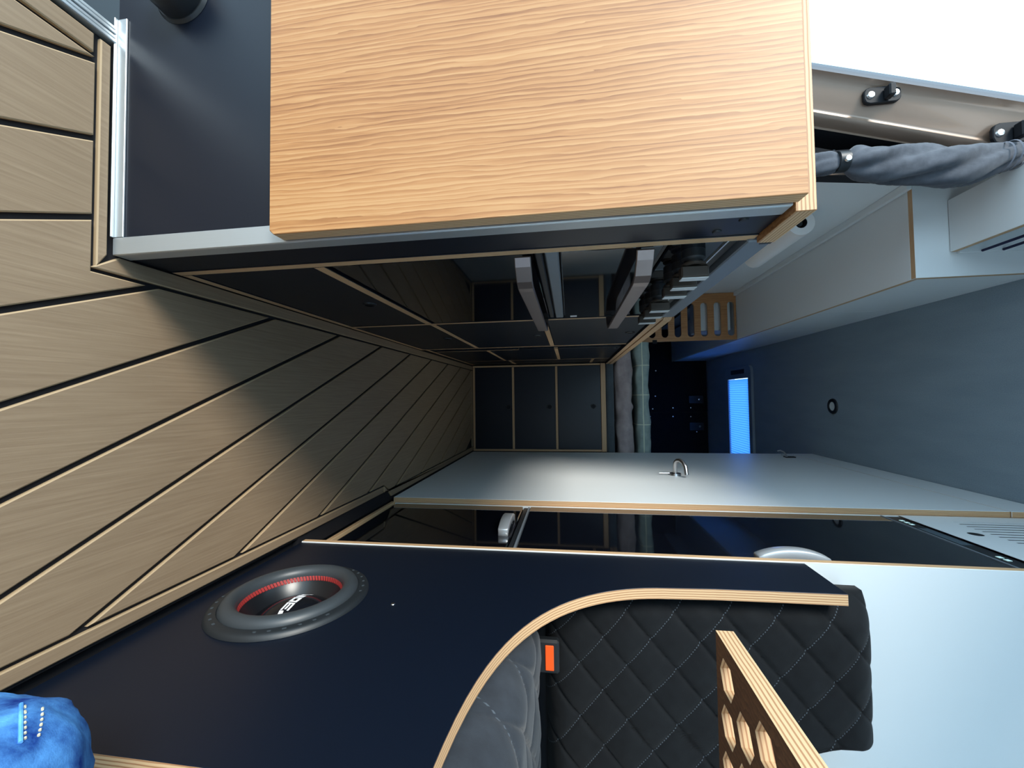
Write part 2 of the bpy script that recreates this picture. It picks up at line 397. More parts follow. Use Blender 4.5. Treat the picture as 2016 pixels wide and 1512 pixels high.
# ---- ceiling spotlight
sp = thing('ceiling_spotlight', (0.073, 2.437, CEIL), 'small round ceiling spotlight with black ring and pale lens', 'ceiling light')
obj('ring', MB().lathe([(0.024, -0.004), (0.026, -0.008), (0.040, -0.006), (0.043, 0.0)], (0.073, 2.437, CEIL), 'Z', 32), M_rubber, sp, smooth=True)
obj('lens', MB().lathe([(1e-5, -0.004), (0.024, -0.004)], (0.073, 2.437, CEIL), 'Z', 32), M_lens, sp)
# ---- walls
bx('wall_right', (XR, -1.9, -0.3), (XR + 0.06, REAR + 0.1, CEIL), M_white, kind='structure', bevel=0)
bx('wall_rear', (XL, REAR + 0.06, -0.3), (XR, REAR + 0.1, CEIL), M_feltdark, kind='structure', bevel=0)
wl = bx('wall_left', (XL - 0.06, 1.36, -0.3), (XL, REAR + 0.1, CEIL), M_white, kind='structure', bevel=0)
bx('lower_lining', (XL, 2.80, 0.6), (XL + 0.012, REAR, 1.60), M_feltdark, wl)
wf = bx('wall_front', (XL, -1.9, -0.3), (XR, -1.86, 1.0), M_feltdark, kind='structure', bevel=0)  # unseen cab end, its opening narrowed to cut sky light
bx('upper_lining', (XL, -1.9, 1.62), (XR, -1.86, CEIL), M_feltdark, wf, bevel=0)
bx('trim_3', (-0.70, -1.9, 2.03), (-0.661, 1.18, CEIL + 0.05), M_tan, kind='structure', label='tan roof rail above the side door opening')
# ---- rear doors, black lined
for i, (x0, x1) in enumerate(((XL + 0.005, 0.178), (0.182, XR - 0.005))):
    d = thing('door_%d' % (i + 1), ((x0 + x1) / 2, REAR, 0), 'black lined rear door %s' % ('beside the upper cabinets' if i == 0 else 'behind the wardrobe'), None, kind='structure')
    bx('panel', (x0, REAR, 0.0), (x1, REAR + 0.03, CEIL - 0.01), M_feltdark, d)
    xs = ((0.010, 1.548), (0.145, 1.519), (0.136, 1.725), (0.137, 1.903), (-0.26, 1.56)) if i == 0 else ((0.225, 1.491), (0.226, 1.723), (0.228, 1.901), (0.387, 1.957))
    for (sx, sz) in xs: obj('screw', MB().lathe([(1e-5, -0.006), (0.006, -0.005), (0.009, 0.0)], (sx, REAR, sz), 'Y', 12), M_screw, d, smooth=True)
    cx = 0.05 if i == 0 else 0.33
    lt = bx('latch_plate', (cx - 0.045, REAR - 0.012, 1.88), (cx + 0.045, REAR, 2.03), mat('latch_black', (0.01, 0.014, 0.02, 1), 0.35), d, bevel=0.006)
    obj('latch_button', MB().lathe([(1e-5, -0.02), (0.010, -0.018), (0.012, -0.012)], (cx, REAR, 1.985), 'Y', 16), M_screw if i == 0 else M_grey, lt, smooth=True)
# ---- door pillar of the van body (tan metal), leaning inwards with height
def lean(z): return 0.31 * (z - 1.33) if z > 0.9 else 0.31 * (0.9 - 1.33) + 0.05 * (z - 0.9)
pil = thing('trim_4', (-0.82, 1.2, -0.28), 'tan painted body pillar at the rear edge of the side door', None, kind='structure')
sect = [(-0.935, 1.215), (-0.905, 1.192), (-0.893, 1.190), (-0.887, 1.205), (-0.880, 1.210), (-0.828, 1.218), (-0.816, 1.230), (-0.804, 1.230), (-0.793, 1.216), (-0.785, 1.222), (-0.780, 1.25)]
zs = [-0.3 + 0.055 * i for i in range(44)]
pm = MB(); vs = []
for z in zs:
    for (x, y) in sect: vs.append((x + lean(z), y, min(z, CEIL)))
ns = len(sect)
pm.add(vs, [(i * ns + j, i * ns + j + 1, (i + 1) * ns + j + 1, (i + 1) * ns + j) for i in range(len(zs) - 1) for j in range(ns - 1)], [1 if j < 2 else 0 for i in range(len(zs) - 1) for j in range(ns - 1)])
M_seal = mat('door_seal', srgb(66, 74, 84), 0.6)
obj('jamb', pm, [M_tan, M_seal], pil, smooth=True, angle=60)
# inner metal with an oblong cavity painted dark as shade, lofted row by row
def px_(u, z): return u + lean(z) * (1 - 0.7 * (u + 0.78) / 0.145)
HT, HR = 1.705, 0.055
pm = MB(); rows = [-0.3, 0.2, 0.6, 0.9] + [1.0 + 0.06 * k for k in range(11)] + [HT - HR + HR * math.sin(math.radians(15 * k)) for k in range(1, 7)] + [1.76, 1.85, 1.95, CEIL]
vs = []
for z in rows:
    q = max(0.0, min(1.0, (z - (HT - HR)) / HR)); cut = HR * (1 - math.sqrt(max(0, 1 - q * q)))
    l, r = (-0.772 + cut, -0.650 - cut) if z < HT + 1e-6 else (-0.712, -0.712)
    if z >= HT - 1e-6: l = r = -0.711
    for u in (-0.780, l, r, -0.628): vs.append((px_(u, z), 1.25, z))
    for u in (l, r): vs.append((px_(u, z), 1.325, z))
n_ = len(rows); fs = []; ms = []
for k in range(n_ - 1):
    a, b = k * 6, (k + 1) * 6
    fs += [(a, a + 1, b + 1, b), (a + 2, a + 3, b + 3, b + 2)]; ms += [0, 0]
    if rows[k] < HT - 1e-6: fs += [(a + 1, a + 4, b + 4, b + 1), (a + 2, b + 2, b + 5, a + 5)]; ms += [1, 1]
pm.add(vs, fs, ms)
obj('inner_skin', pm, [M_tan, M_dark], pil)
bx('return_panel', (-0.70, 1.262, 0.0), (-0.674, 1.40, CEIL - 0.001), M_dark, pil)
pm = MB(); vs = []
for z in [0.0 + 0.1 * k for k in range(18)]:
    vs += [(px_(-0.79, z), 1.33, z), (px_(-0.675, z), 1.33, z)]
pm.add(vs, [(2 * k, 2 * k + 1, 2 * k + 3, 2 * k + 2) for k in range(17)]); obj('cavity_back', pm, M_dark, pil)
for zz in (1.44, 1.53): obj('wire', MB().tube([(-0.755 + lean(zz), 1.30, zz), (-0.69 + lean(zz), 1.30, zz - 0.02)], 0.004, 6), M_grey, pil)
M_plate = mat('matte_black_steel', (0.008, 0.009, 0.012, 1), 0.6, spec=0.25)
# striker plates
def striker(cx, cz, w, h, n):
    pts = rrect(cx - w / 2, cz - h / 2, cx + w / 2, cz + h / 2, w * 0.3, 2)
    y = 1.2
    p = obj('striker_plate', MB().plate(pts, [], 0, 0.012, lambda u, v, ww: (u, y + ww, v), 0, 0), M_plate, pil, bevel=0.002)
    for dz in (-h * 0.33, h * 0.33): obj('bolt', MB().lathe([(1e-5, -0.005), (0.008, -0.004), (0.010, 0)], (cx, y, cz + dz), 'Y', 12), M_screw, p, smooth=True)
    bx('striker_loop', (cx - w * 0.3, y - 0.025, cz + h * 0.0), (cx + w * 0.42, y - 0.001, cz + h * 0.18), M_plate, p, bevel=0.003)
striker(-0.809, 1.505, 0.045, 0.09, 2); striker(-0.672, 1.80, 0.055, 0.085, 3)
# ================================================================ kitchen
def pull(name, c, axis, parent, r=0.015, out=-1):
    """round finger pull: raised ring with a dark hollow"""
    p = MB().lathe([(r * 0.72, 0.003 * out), (r * 0.8, 0.0035 * out), (r, 0.0025 * out), (r * 1.05, 0.0)], c, axis, 24)
    o = obj(name, p, M_rubber, parent, smooth=True)
    obj('hole_shade', MB().disc(Vector(c) + Vector((0.001 * out if axis == 'X' else 0, 0.001 * out if axis == 'Y' else 0, 0)), r * 0.74, axis), M_dark, o); return o  # flat near-black disc, painted as the shade of a finger hole
def front(name, y0, y1, z0, z1, parent, hole=None, x=K):
    o = bx(name, (x - 0.019, y0, z0), (x - 0.0012, y1, z1), M_black, parent, bevel=0.0007)
    if hole: pull('finger_pull', (x - 0.0012, hole[0], hole[1]), 'X', o, out=1)
    return o
XB = -0.648   # kitchen back
WT0, WT1 = 0.905, 0.928
c1 = thing('kitchen_cabinet', (-0.43, 0.8, 0), 'black kitchen base cabinet holding the oven, with aluminium trimmed corner', 'cabinet')
board('end_panel', (XB, 0.490, 0), (K - 0.003, 0.508, WT0), 'Y', M_black, c1)
bx('corner_trim', (K - 0.024, 0.4875, 0.0), (K + 0.0008, 0.4899, WT0 - 0.002), M_alu, c1, bevel=0.0006)
bx('corner_trim', (K - 0.0015, 0.490, 0.0), (K + 0.0008, 0.512, WT0 - 0.002), M_alu, c1, bevel=0.0006)
bx('foot_trim', (-0.562, 0.4873, 0.0), (K - 0.0245, 0.4899, 0.017), M_alu, c1, bevel=0.0006)
bx('foot_trim', (-0.562, 0.483, 0.0003), (K - 0.0245, 0.4872, 0.0025), M_alu, c1, bevel=0.0006)
bx('front_panel', (K - 0.02, 0.5125, 0.0), (K - 0.001, 0.573, WT0), M_black, c1)
sc = obj('screw_cap', MB().lathe([(1e-5, 0.002), (0.005, 0.0018), (0.006, 0)], (K - 0.001, 0.556, 0.845), 'X', 14), M_rubber, c1, smooth=True)
obj('screw_cap', MB().lathe([(1e-5, 0.002), (0.005, 0.0018), (0.006, 0)], (K - 0.001, 0.523, 0.865), 'X', 14), M_rubber, c1, smooth=True)
board('side_board', (XB, 0.574, 0.0), (K, 0.592, WT0), 'Y', M_black, c1)
board('base_board', (XB, 0.5925, 0.0), (K, 1.104, 0.018), 'Z', M_black, c1)
board('shelf_board', (XB, 0.5925, 0.243), (K, 1.104, 0.262), 'Z', M_black, c1)
front('drawer_front', 0.594, 1.103, 0.0195, 0.2415, c1, (0.85, 0.205))
board('side_board', (XB, 1.105, 0.0), (K, 1.122, WT0), 'Y', M_black, c1)
bx('back_board', (XB - 0.012, 0.49, 0.0), (XB - 0.0005, 1.122, WT0), M_black, c1)
c2 = thing('kitchen_cabinet', (-0.43, 1.4, 0), 'black three drawer kitchen cabinet just behind the oven', 'cabinet')
board('base_board', (XB, 1.1225, 0.0), (K, 1.689, 0.018), 'Z', M_black, c2)
for z in (0.250, 0.572): board('shelf_board', (XB, 1.1225, z), (K, 1.689, z + 0.018), 'Z', M_black, c2)
front('drawer_front', 1.124, 1.688, 0.0195, 0.2485, c2, (1.40, 0.215))
front('drawer_front', 1.124, 1.688, 0.2695, 0.5705, c2, (1.40, 0.54))
front('drawer_front', 1.124, 1.688, 0.5915, 0.8825, c2, (1.40, 0.855))
board('top_rail', (XB, 1.1225, 0.884), (K + 0.006, 1.7085, 0.9042), 'Z', M_black, c2)
board('side_board', (XB, 1.6895, 0.0), (K, 1.708, 0.8835), 'Y', M_black, c2)
c3 = thing('kitchen_cabinet', (-0.43, 2.1, 0), 'black kitchen cabinet with slim pull-out, two places behind the oven', 'cabinet')
XK3 = K - 0.006
board('base_board', (XB, 1.7085, 0.0), (XK3, 2.379, 0.018), 'Z', M_black, c3)
front('slim_front', 1.710, 1.838, 0.0195, 0.8825, c3, None, XK3 - 0.004)
board('side_board', (XB, 1.8395, 0.0185), (XK3, 1.852, 0.42), 'Y', M_black, c3)
board('shelf_board', (XB, 1.8525, 0.262), (XK3, 2.379, 0.280), 'Z', M_black, c3)
board('shelf_board', (XB, 1.8525, 0.582), (XK3, 2.379, 0.600), 'Z', M_black, c3)
front('drawer_front', 1.8535, 2.378, 0.0195, 0.2605, c3, None, XK3)
front('drawer_front', 1.8535, 2.378, 0.2815, 0.5805, c3, None, XK3)
front('drawer_front', 1.8535, 2.378, 0.6015, 0.8825, c3, (1.89, 0.855), XK3)
board('top_rail', (XB, 1.709, 0.884), (K + 0.006, 2.395, 0.9042), 'Z', M_black, c3)
board('side_board', (XB, 2.3795, 0.0), (XK3, 2.395, 0.8835), 'Y', M_black, c3)
c4 = thing('kitchen_cabinet', (-0.43, 2.52, 0), 'narrow black kitchen cabinet in the corner against the bed drawers', 'cabinet')
board('base_board', (XB, 2.3955, 0.0), (XK3, YB - 0.001, 0.018), 'Z', M_black, c4)
board('shelf_board', (XB, 2.3955, 0.286), (XK3, YB - 0.001, 0.304), 'Z', M_black, c4)
board('shelf_board', (XB, 2.3955, 0.78), (XK3, YB - 0.001, 0.798), 'Z', M_black, c4)
front('door_front', 2.397, YB - 0.002, 0.0195, 0.2845, c4, None, XK3)
front('door_front', 2.397, YB - 0.002, 0.3055, 0.7785, c4, None, XK3)
front('drawer_front', 2.397, YB - 0.002, 0.7995, 0.8825, c4, None, XK3)
board('top_rail', (XB, 2.3955, 0.884), (K + 0.006, YB - 0.001, 0.9042), 'Z', M_black, c4)
# worktop
wt = thing('worktop', (-0.43, 1.6, WT0), 'oak plywood kitchen worktop with layered edge running to the bed', 'worktop')
def wto(u, v, w): return (u, v, w)
wm = MB()
e0 = K + 0.008
out = [(e0, 0.4885), (e0, 0.584), (-0.60, 0.584), (-0.60, 1.128), (e0 - 0.02, 1.128), (e0 - 0.006, 1.134), (e0, 1.15), (e0, YB - 0.003), (XB, YB - 0.003), (XB, 0.4885)]
wm.plate(out, [], WT0 + 0.0005, WT1, wto, 0, 1)
obj('slab', wm, [M_oak, PLY['Z']], wt, bevel=0.0008)
wm = MB(); wm.plate([(e0 - 0.004, 1.15), (e0 - 0.004, YB - 0.003), (XB, YB - 0.003), (XB, 1.15)], [], WT0 - 0.002, WT0, wto, 0, 1)
# fold-down leaf hung on the end panel
lf = thing('folding_table_leaf', (-0.43, 0.465, 0.268), 'oak table leaf with grain, hanging folded down on the kitchen end panel', 'table leaf')
lm = MB(); lm.plate([(-0.214, 0.274), (-0.214, 0.9075), (-0.64, 0.9075), (-0.64, 0.268), (-0.220, 0.268)], [], 0.4655, 0.4858, lambda u, v, w: (u, w, v), 0, 1)
obj('leaf', lm, [M_oak, PLY['Y']], lf, bevel=0.0008)
# rubber stop
st = thing('door_stop', (-0.585, 0.47, 0.105), 'round black rubber stop on the kitchen end panel by the sill', 'door stop')
obj('puck', MB().lathe([(1e-5, -0.035), (0.034, -0.034), (0.038, -0.028), (0.038, 0.0)], (-0.585, 0.489, 0.108), 'Y', 32), M_rubber, st, smooth=True)
obj('washer', MB().lathe([(1e-5, -0.004), (0.040, -0.004), (0.043, 0.0)], (-0.585, 0.4895, 0.108), 'Y', 32), M_rubber, st, smooth=True)
# oven
ov = thing('oven', (-0.42, 0.85, 0.265), 'black glass double oven with metal handles and row of knobs', 'oven')
OY0, OY1 = 0.594, 1.103
bx('body', (-0.60, OY0, 0.264), (K - 0.014, OY1, 0.895), M_dark, ov)
ld = bx('oven_door', (K - 0.0135, OY0 + 0.002, 0.272), (K - 0.001, OY1 - 0.002, 0.598), M_glass, ov, bevel=0.0015)
ud = bx('grill_door', (K - 0.0135, OY0 + 0.002, 0.640), (K - 0.001, OY1 - 0.002, 0.788), M_glass, ov, bevel=0.0015)
bx('door_rib', (K - 0.0135, OY0 + 0.002, 0.600), (K - 0.003, OY1 - 0.002, 0.612), M_rubber, ov, bevel=0.002)
bx('door_rib', (K - 0.0135, OY0 + 0.002, 0.616), (K - 0.002, OY1 - 0.002, 0.637), M_grey, ov, bevel=0.002)
def bar(z, parent):
    pth = [(K + 0.0, OY0 + 0.006), (K + 0.012, OY0 + 0.012), (K + 0.028, OY0 + 0.03), (K + 0.033, OY0 + 0.045), (K + 0.034, OY0 + 0.06), (K + 0.034, OY1 - 0.06), (K + 0.033, OY1 - 0.045), (K + 0.028, OY1 - 0.03), (K + 0.012, OY1 - 0.012), (K + 0.0, OY1 - 0.006)]
    obj('handle', MB().ribbon(pth, 0.0125, (0.007, z)), M_handle, parent, bevel=0.0012)
bar(0.583, ld); bar(0.762, ud)
bx('energy_sticker', (K - 0.0009, 1.074, 0.655), (K - 0.0004, 1.090, 0.672), M_whitepaint, ud, bevel=0)
kp = bx('control_panel', (K - 0.0135, OY0 + 0.002, 0.797), (K - 0.002, OY1 - 0.002, 0.870), M_glass, ov, bevel=0.0015)
bx('panel_slot', (K - 0.0135, OY0 + 0.002, 0.8715), (K - 0.006, OY1 - 0.002, 0.893), M_rubber, ov, bevel=0.002)
bx('slot_line', (K - 0.006, OY0 + 0.004, 0.876), (K - 0.0045, OY1 - 0.004, 0.8785), M_silver, ov, bevel=0)
bx('lower_slot', (K - 0.0135, OY0 + 0.002, 0.7895), (K - 0.006, OY1 - 0.002, 0.796), M_rubber, ov, bevel=0.001)
tp = bx('top_trim', (-0.59, 0.5875, 0.8955), (K + 0.004, 1.124, 0.930), M_grey, ov, bevel=0.002)
bx('corner_cap', (K - 0.03, 0.5855, 0.912), (K + 0.0045, 0.602, 0.9325), M_rubber, tp, bevel=0.003)
for i, y in enumerate((0.628, 0.684, 0.742, 0.862, 0.930, 0.998)):
    big = i in (0, 3)
    kn = obj('knob', MB().lathe([(1e-5, 0.0), (0.017, 0.0), (0.017, 0.012), (0.0135, 0.016), (0.0135, 0.020)], (K - 0.002, y, 0.836), 'X', 24), M_rubber, ov, smooth=True)
    obj('collar', MB().lathe([(0.0135, 0.0195), (0.0175, 0.0205), (0.0175, 0.0235), (0.012, 0.024)], (K - 0.002, y, 0.836), 'X', 24), M_knob, kn, smooth=True)
    bx('grip', (K + 0.0222, y - 0.009, 0.8165), (K + 0.0395, y + 0.009, 0.8555), M_knob, kn, bevel=0.002)
    bx('cap', (K + 0.0396, y - 0.0085, 0.817), (K + 0.0412, y + 0.0085, 0.855), M_knobface, kn, bevel=0.0006)
# ---- wall panel, roll, slotted screen
obj('splash_panel', MB().box((-0.672, 1.345, 0.935), (-0.656, 2.745, 1.716), 0, 1, 'X'), [M_white, PLY['X']], bevel=0.0008, label='plain light grey wall panel above the worktop, beside the door pillar', cat='wall panel')
bx('trim_5', (-0.6555, 1.40, 1.702), (-0.632, 2.745, 1.7165), M_white, kind='structure', label='thin batten where wall panel meets the upper cabinets')
rl = thing('paper_roll', (-0.607, 1.73, 1.435), 'white cylindrical roll with dark open end, hung below the upper cabinets', 'paper roll')
obj('paper', MB().lathe([(0.020, 0.0), (0.045, 0.0), (0.045, 0.37), (0.020, 0.37)], (-0.609, 1.55, 1.478), 'Y', 40), M_paper, rl, smooth=True)
obj('core', MB().lathe([(0.0198, 0.36), (0.0198, 0.001), (0.0185, 0.001), (0.0185, 0.36)], (-0.609, 1.55, 1.478), 'Y', 24), M_dark, rl, smooth=True)
obj('holder_rod', MB().tube([(-0.609, 1.56, 1.478), (-0.609, 1.95, 1.478), (-0.655, 1.95, 1.478)], 0.010, 10), M_rubber, rl, smooth=True)
gm = MB()
def slot(cz):
    o = []; r = 0.0215
    for k in range(9): a = math.radians(-90 + 180 * k / 8); o.append((-0.376 - r + r * math.cos(a), cz + r * math.sin(a)))
    for k in range(9): a = math.radians(90 + 180 * k / 8); o.append((-0.598 + r + r * math.cos(a), cz + r * math.sin(a)))
    return o
gm.plate([(-0.655, 0.933), (-0.351, 0.933), (-0.351, 1.7155), (-0.655, 1.7155)], [slot(1.276 + 0.0817 * k) for k in range(-3, 6)], 2.748, 2.764, lambda u, v, w: (u, w, v), 0, 1)
scr = obj('slotted_screen', gm, [M_oak, PLY['Y']], label='oak screen panel with rounded slots between kitchen and bed', cat='screen panel')
bx('latch', (-0.362, 2.738, 1.195), (-0.338, 2.7475, 1.222), M_plate, scr)
bx('white_box', (-0.628, 2.80, 1.50), (-0.42, 2.98, 1.700), M_white, label='white box behind the upper slots of the oak screen', cat='box', bevel=0.004)  # plain stand-in for an unidentified white area
# ---- upper cabinets
XF, UZ, UY = -0.352, 1.718, 1.402
uc = thing('upper_cabinet', (-0.5, 2.6, UZ), 'long white upper cabinet with plywood edge under the ceiling over the kitchen', 'cabinet')
board('end_board', (-0.668, UY, UZ), (XF, UY + 0.018, CEIL - 0.012), 'Y', M_white, uc)
board('bottom_board', (-0.668, UY + 0.0185, UZ), (XF, REAR - 0.02, UZ + 0.018), 'Z', M_white, uc)
yy = [UY + 0.0195, 1.95, 2.50, 3.05, 3.70, REAR - 0.02]
for a, b in zip(yy, yy[1:]):
    bx('flap_door', (XF - 0.018, a, UZ + 0.0195), (XF - 0.001, b - 0.004, CEIL - 0.034), M_white, uc, bevel=0.0008)
bx('top_rail', (XF - 0.018, UY + 0.0195, CEIL - 0.032), (XF - 0.001, REAR - 0.02, CEIL - 0.001), M_white, uc)
# shelf above the side door
us = thing('overhead_shelf', (-0.5, 1.1, 1.83), 'white overhead shelf above the side door with dark cords', 'shelf')
board('shelf_board', (-0.588, 0.55, 1.812), (-0.427, 1.4005, 1.830), 'Z', M_white, us)
bx('end_plate', (-0.585, 1.392, 1.8305), (-0.421, 1.4005, CEIL - 0.004), M_white, us)
bx('back_board', (-0.588, 0.55, 1.8305), (-0.578, 1.391, CEIL - 0.004), M_white, us)
M_cord = mat('navy_cord', srgb(22, 28, 70), 0.7)
for z in (1.890, 1.945): obj('cord', MB().tube([(-0.424, 0.56, z), (-0.424, 1.391, z)], 0.004, 8), M_cord, us, smooth=True)
# ---- curtain, tied and hanging at the pillar
def curx(z): return -0.632 + 0.14 * min(max(0, z - 1.4), 0.25) - 0.20 * max(0, z - 1.72)
def curtain():
    t = thing('curtain', (-0.655, 1.2, 1.0), 'twisted charcoal curtain tied back beside the tan door pillar', 'curtain')
    mb = MB(); n, sg = 150, 44; vs = []
    for i in range(n):
        u = i / (n - 1); z = 0.95 + 1.02 * u
        base = 0.0405 - 0.055 * max(0, z - 1.66)
        tie = math.exp(-((z - 1.398) / 0.022) ** 2)
        bulge = 0.010 * math.sin((z - 1.45) * 9) + 0.004 * math.sin(z * 31)
        r0 = base * (1 - 0.52 * tie) + bulge * (1 - tie)
        cx = curx(z); cy = 1.205
        for k in range(sg):
            a = 2 * math.pi * k / sg
            tw = a + 9.0 * (z - 1.4)
            fold = 0.16 * math.sin(4 * tw) + 0.09 * math.sin(7 * tw + 1.3 + z * 5) + 0.05 * noise.noise(Vector((math.cos(a) * 2, math.sin(a) * 2, z * 14)))
            r = r0 * (1 + fold * (0.9 - 0.5 * tie)); vs.append((cx + r * math.cos(a), cy + r * 0.8 * math.sin(a), z))
    mb.add(vs, [(i * sg + k, i * sg + (k + 1) % sg, (i + 1) * sg + (k + 1) % sg, (i + 1) * sg + k) for i in range(n - 1) for k in range(sg)] + [tuple(range(sg)), tuple((n - 1) * sg + k for k in range(sg))])
    obj('cloth', mb, M_curtain, t, smooth=True, angle=80)
    obj('tie_strap', MB().lathe([(0.024, -0.014), (0.0275, -0.013), (0.0275, 0.013), (0.024, 0.014)], (-0.634, 1.205, 1.398), 'Z', 28), M_rubber, t, smooth=True)
    obj('snap', MB().lathe([(1e-5, -0.0065), (0.007, -0.005), (0.0088, 0.0)], (-0.628, 1.179, 1.400), 'Y', 18), M_screw, t, smooth=True)
    hm = MB()
    for q in range(3):
        z = 1.775 + 0.018 * q; cx = curx(z)
        hm.lathe([(0.036, -0.002), (0.038, 0), (0.036, 0.002)], (cx, 1.205, z), 'Z', 28)
    obj('hem_stitching', hm, mat('thread', srgb(120, 122, 132), 0.8), t, kind='stuff')
curtain()
# ================================================================ right side
wd = thing('wardrobe', (0.5, 2.03, 0), 'tall white wardrobe with chrome lever handle and plywood edges', 'wardrobe')
dr = board('door', (R, 1.412, 0.004), (R + 0.018, 2.64, 1.945), 'X', M_white, wd)
board('top_panel', (R, 1.412, 1.949), (R + 0.018, 2.645, CEIL - 0.002), 'X', M_white, wd)
board('side_board', (R + 0.0185, 1.405, 0.0), (0.85, 1.423, CEIL - 0.002), 'Y', M_white, wd)
board('front_post', (R + 0.0185, 1.4235, 0.0), (R + 0.036, 1.47, CEIL - 0.002), 'X', M_white, wd)
hd = obj('lever_rose', MB().lathe([(1e-5, -0.010), (0.024, -0.009), (0.026, 0.0)], (R, 1.915, 1.115), 'X', 28), M_steel, dr, smooth=True)
lev = [(R - 0.006, 1.915, 1.115), (R - 0.045, 1.915, 1.115), (R - 0.058, 1.912, 1.117), (R - 0.066, 1.905, 1.122), (R - 0.068, 1.895, 1.132), (R - 0.062, 1.88, 1.140), (R - 0.045, 1.865, 1.146), (R - 0.012, 1.855, 1.148)]
obj('lever', MB().tube(lev, 0.0095, 12), M_steel, dr, smooth=True)
obj('lever_pin', MB().tube([(R - 0.008, 1.915, 1.09), (R - 0.008, 1.915, 1.045)], 0.003, 8), M_steel, dr, smooth=True)
hk = thing('coat_hook', (R - 0.02, 2.50, 1.86), 'small black and chrome hook at the top of the wardrobe door', 'hook')
bx('plate', (R - 0.006, 2.47, 1.845), (R - 0.0002, 2.50, 1.90), M_rubber, hk, bevel=0.002)
obj('prong', MB().tube([(R - 0.005, 2.485, 1.86), (R - 0.03, 2.485, 1.845), (R - 0.04, 2.485, 1.825), (R - 0.036, 2.485, 1.81)], 0.004, 8), M_steel, hk, smooth=True)
obj('prong', MB().tube([(R - 0.005, 2.475, 1.855), (R - 0.014, 2.475, 1.84), (R - 0.018, 2.475, 1.825)], 0.004, 8), M_steel, hk, smooth=True)
# fridge column
FX = 0.343; FF = 0.380
fc = thing('fridge_housing', (0.6, 1.15, 0), 'white tall fridge housing panel with pale plywood front edge, behind the seat', 'cabinet')
board('side_panel', (FX, 0.905, 0.0), (XR - 0.002, 0.920, CEIL - 0.002), 'Y', M_white, fc)
board('far_board', (FF + 0.012, 1.386, 0.0), (0.85, 1.404, CEIL - 0.002), 'Y', M_white, fc)
bx('base_board', (FF - 0.006, 0.9205, 0.0), (0.85, 1.404, 0.014), PLY['Z'], fc)
# vent panel above the fridge: opening with upright slats
vz0, vz1, vy0, vy1 = 1.742, 2.02, 1.115, 1.350
vm = MB(); vm.plate([(0.9205, 1.642), (1.404, 1.642), (1.404, CEIL - 0.002), (0.9205, CEIL - 0.002)], [[(vy0, vz0), (vy1, vz0), (vy1, vz1), (vy0, vz1)], [(1.240 + 0.016 * math.cos(2 * math.pi * k / 20), 1.706 + 0.016 * math.sin(2 * math.pi * k / 20)) for k in range(20)]], FF - 0.002, FF - 0.0012, lambda u, v, w: (w, u, v), 0, 0)
vp = obj('vent_panel', vm, M_white, fc)
nsl = 11; first = None; stp = (vy1 - vy0) / nsl
for i in range(nsl):
    y = vy0 + stp / 2
    if first is None: first = bx('slat', (FF - 0.002, y - stp * 0.34, vz0), (FF - 0.0012, y + stp * 0.34, vz1), M_white, fc, bevel=0.0002)
    else: twin(first, (0, stp * i, 0))
bx('vent_shade', (FF - 0.0011, vy0 - 0.02, 1.68), (FF + 0.001, vy1 + 0.02, vz1 + 0.01), M_dark, fc)  # near-black sheet painted in for the shade between the slats
fr = thing('fridge', (0.6, 1.15, 0.03), 'tall black glass fridge freezer with silver handles', 'fridge')
bx('body', (FF + 0.03, 0.924, 0.016), (0.84, 1.384, 1.638), M_dark, fr)
lo_ = bx('lower_door', (FF, 0.925, 0.018), (FF + 0.029, 1.400, 0.484), M_glass, fr, bevel=0.003)
bx('divider', (FF + 0.004, 0.925, 0.486), (FF + 0.029, 1.400, 0.500), M_rubber, fr, bevel=0.002)
bx('divider_trim', (FF + 0.001, 0.925, 0.501), (FF + 0.029, 1.400, 0.507), M_grey, fr, bevel=0.001)
up_ = bx('upper_door', (FF, 0.925, 0.508), (FF + 0.029, 1.400, 1.590), M_glass, fr, bevel=0.003)
cpn = bx('control_panel', (FF + 0.002, 0.925, 1.598), (FF + 0.029, 1.403, 1.640), M_rubber, fr, bevel=0.002)
bx('panel_trim', (FF - 0.001, 0.925, 1.5915), (FF + 0.029, 1.403, 1.5965), M_grey, fr, bevel=0.0005)
bx('display', (FF + 0.0012, 1.16, 1.607), (FF + 0.0019, 1.29, 1.632), M_screen, cpn, bevel=0)
for y in (1.085, 1.068, 1.325, 1.342, 1.36): bx('indicator', (FF + 0.0012, y - 0.005, 1.615), (FF + 0.0019, y + 0.005, 1.625), M_ind, cpn, bevel=0)
def arch(c0, c1, axis, out, w, t, parent):
    n = 14; mb = MB(); vs = []
    for i in range(n + 1):
        u = i / n; b = out * (1 - abs(2 * u - 1) ** 2.2) * 0.45 + out * 0.55; p = [c0[j] + (c1[j] - c0[j]) * u for j in range(3)]
        for dx, dw in ((-b, -w), (-b, w), (-b + t, w), (-b + t, -w)):
            q = list(p); q[0] += dx; q['XYZ'.index(axis)] += dw; vs.append(q)
    fs = [(i * 4 + k, i * 4 + (k + 1) % 4, i * 4 + 4 + (k + 1) % 4, i * 4 + 4 + k) for i in range(n) for k in range(4)] + [(0, 1, 2, 3), tuple(n * 4 + k for k in (3, 2, 1, 0))]
    mb.add(vs, fs); return obj('handle', mb, M_silver, parent, bevel=0.002, smooth=True, angle=50)
h1 = arch((FF, 0.985, 1.058), (FF, 0.985, 1.205), 'Y', 0.036, 0.014, 0.026, up_)
for z in (1.066, 1.180): bx('handle_foot', (FF - 0.012, 0.976, z), (FF - 0.0002, 0.994, z + 0.017), M_silver, up_)
h2 = arch((FF, 1.10, 0.462), (FF, 1.245, 0.462), 'Z', 0.034, 0.014, 0.022, lo_)
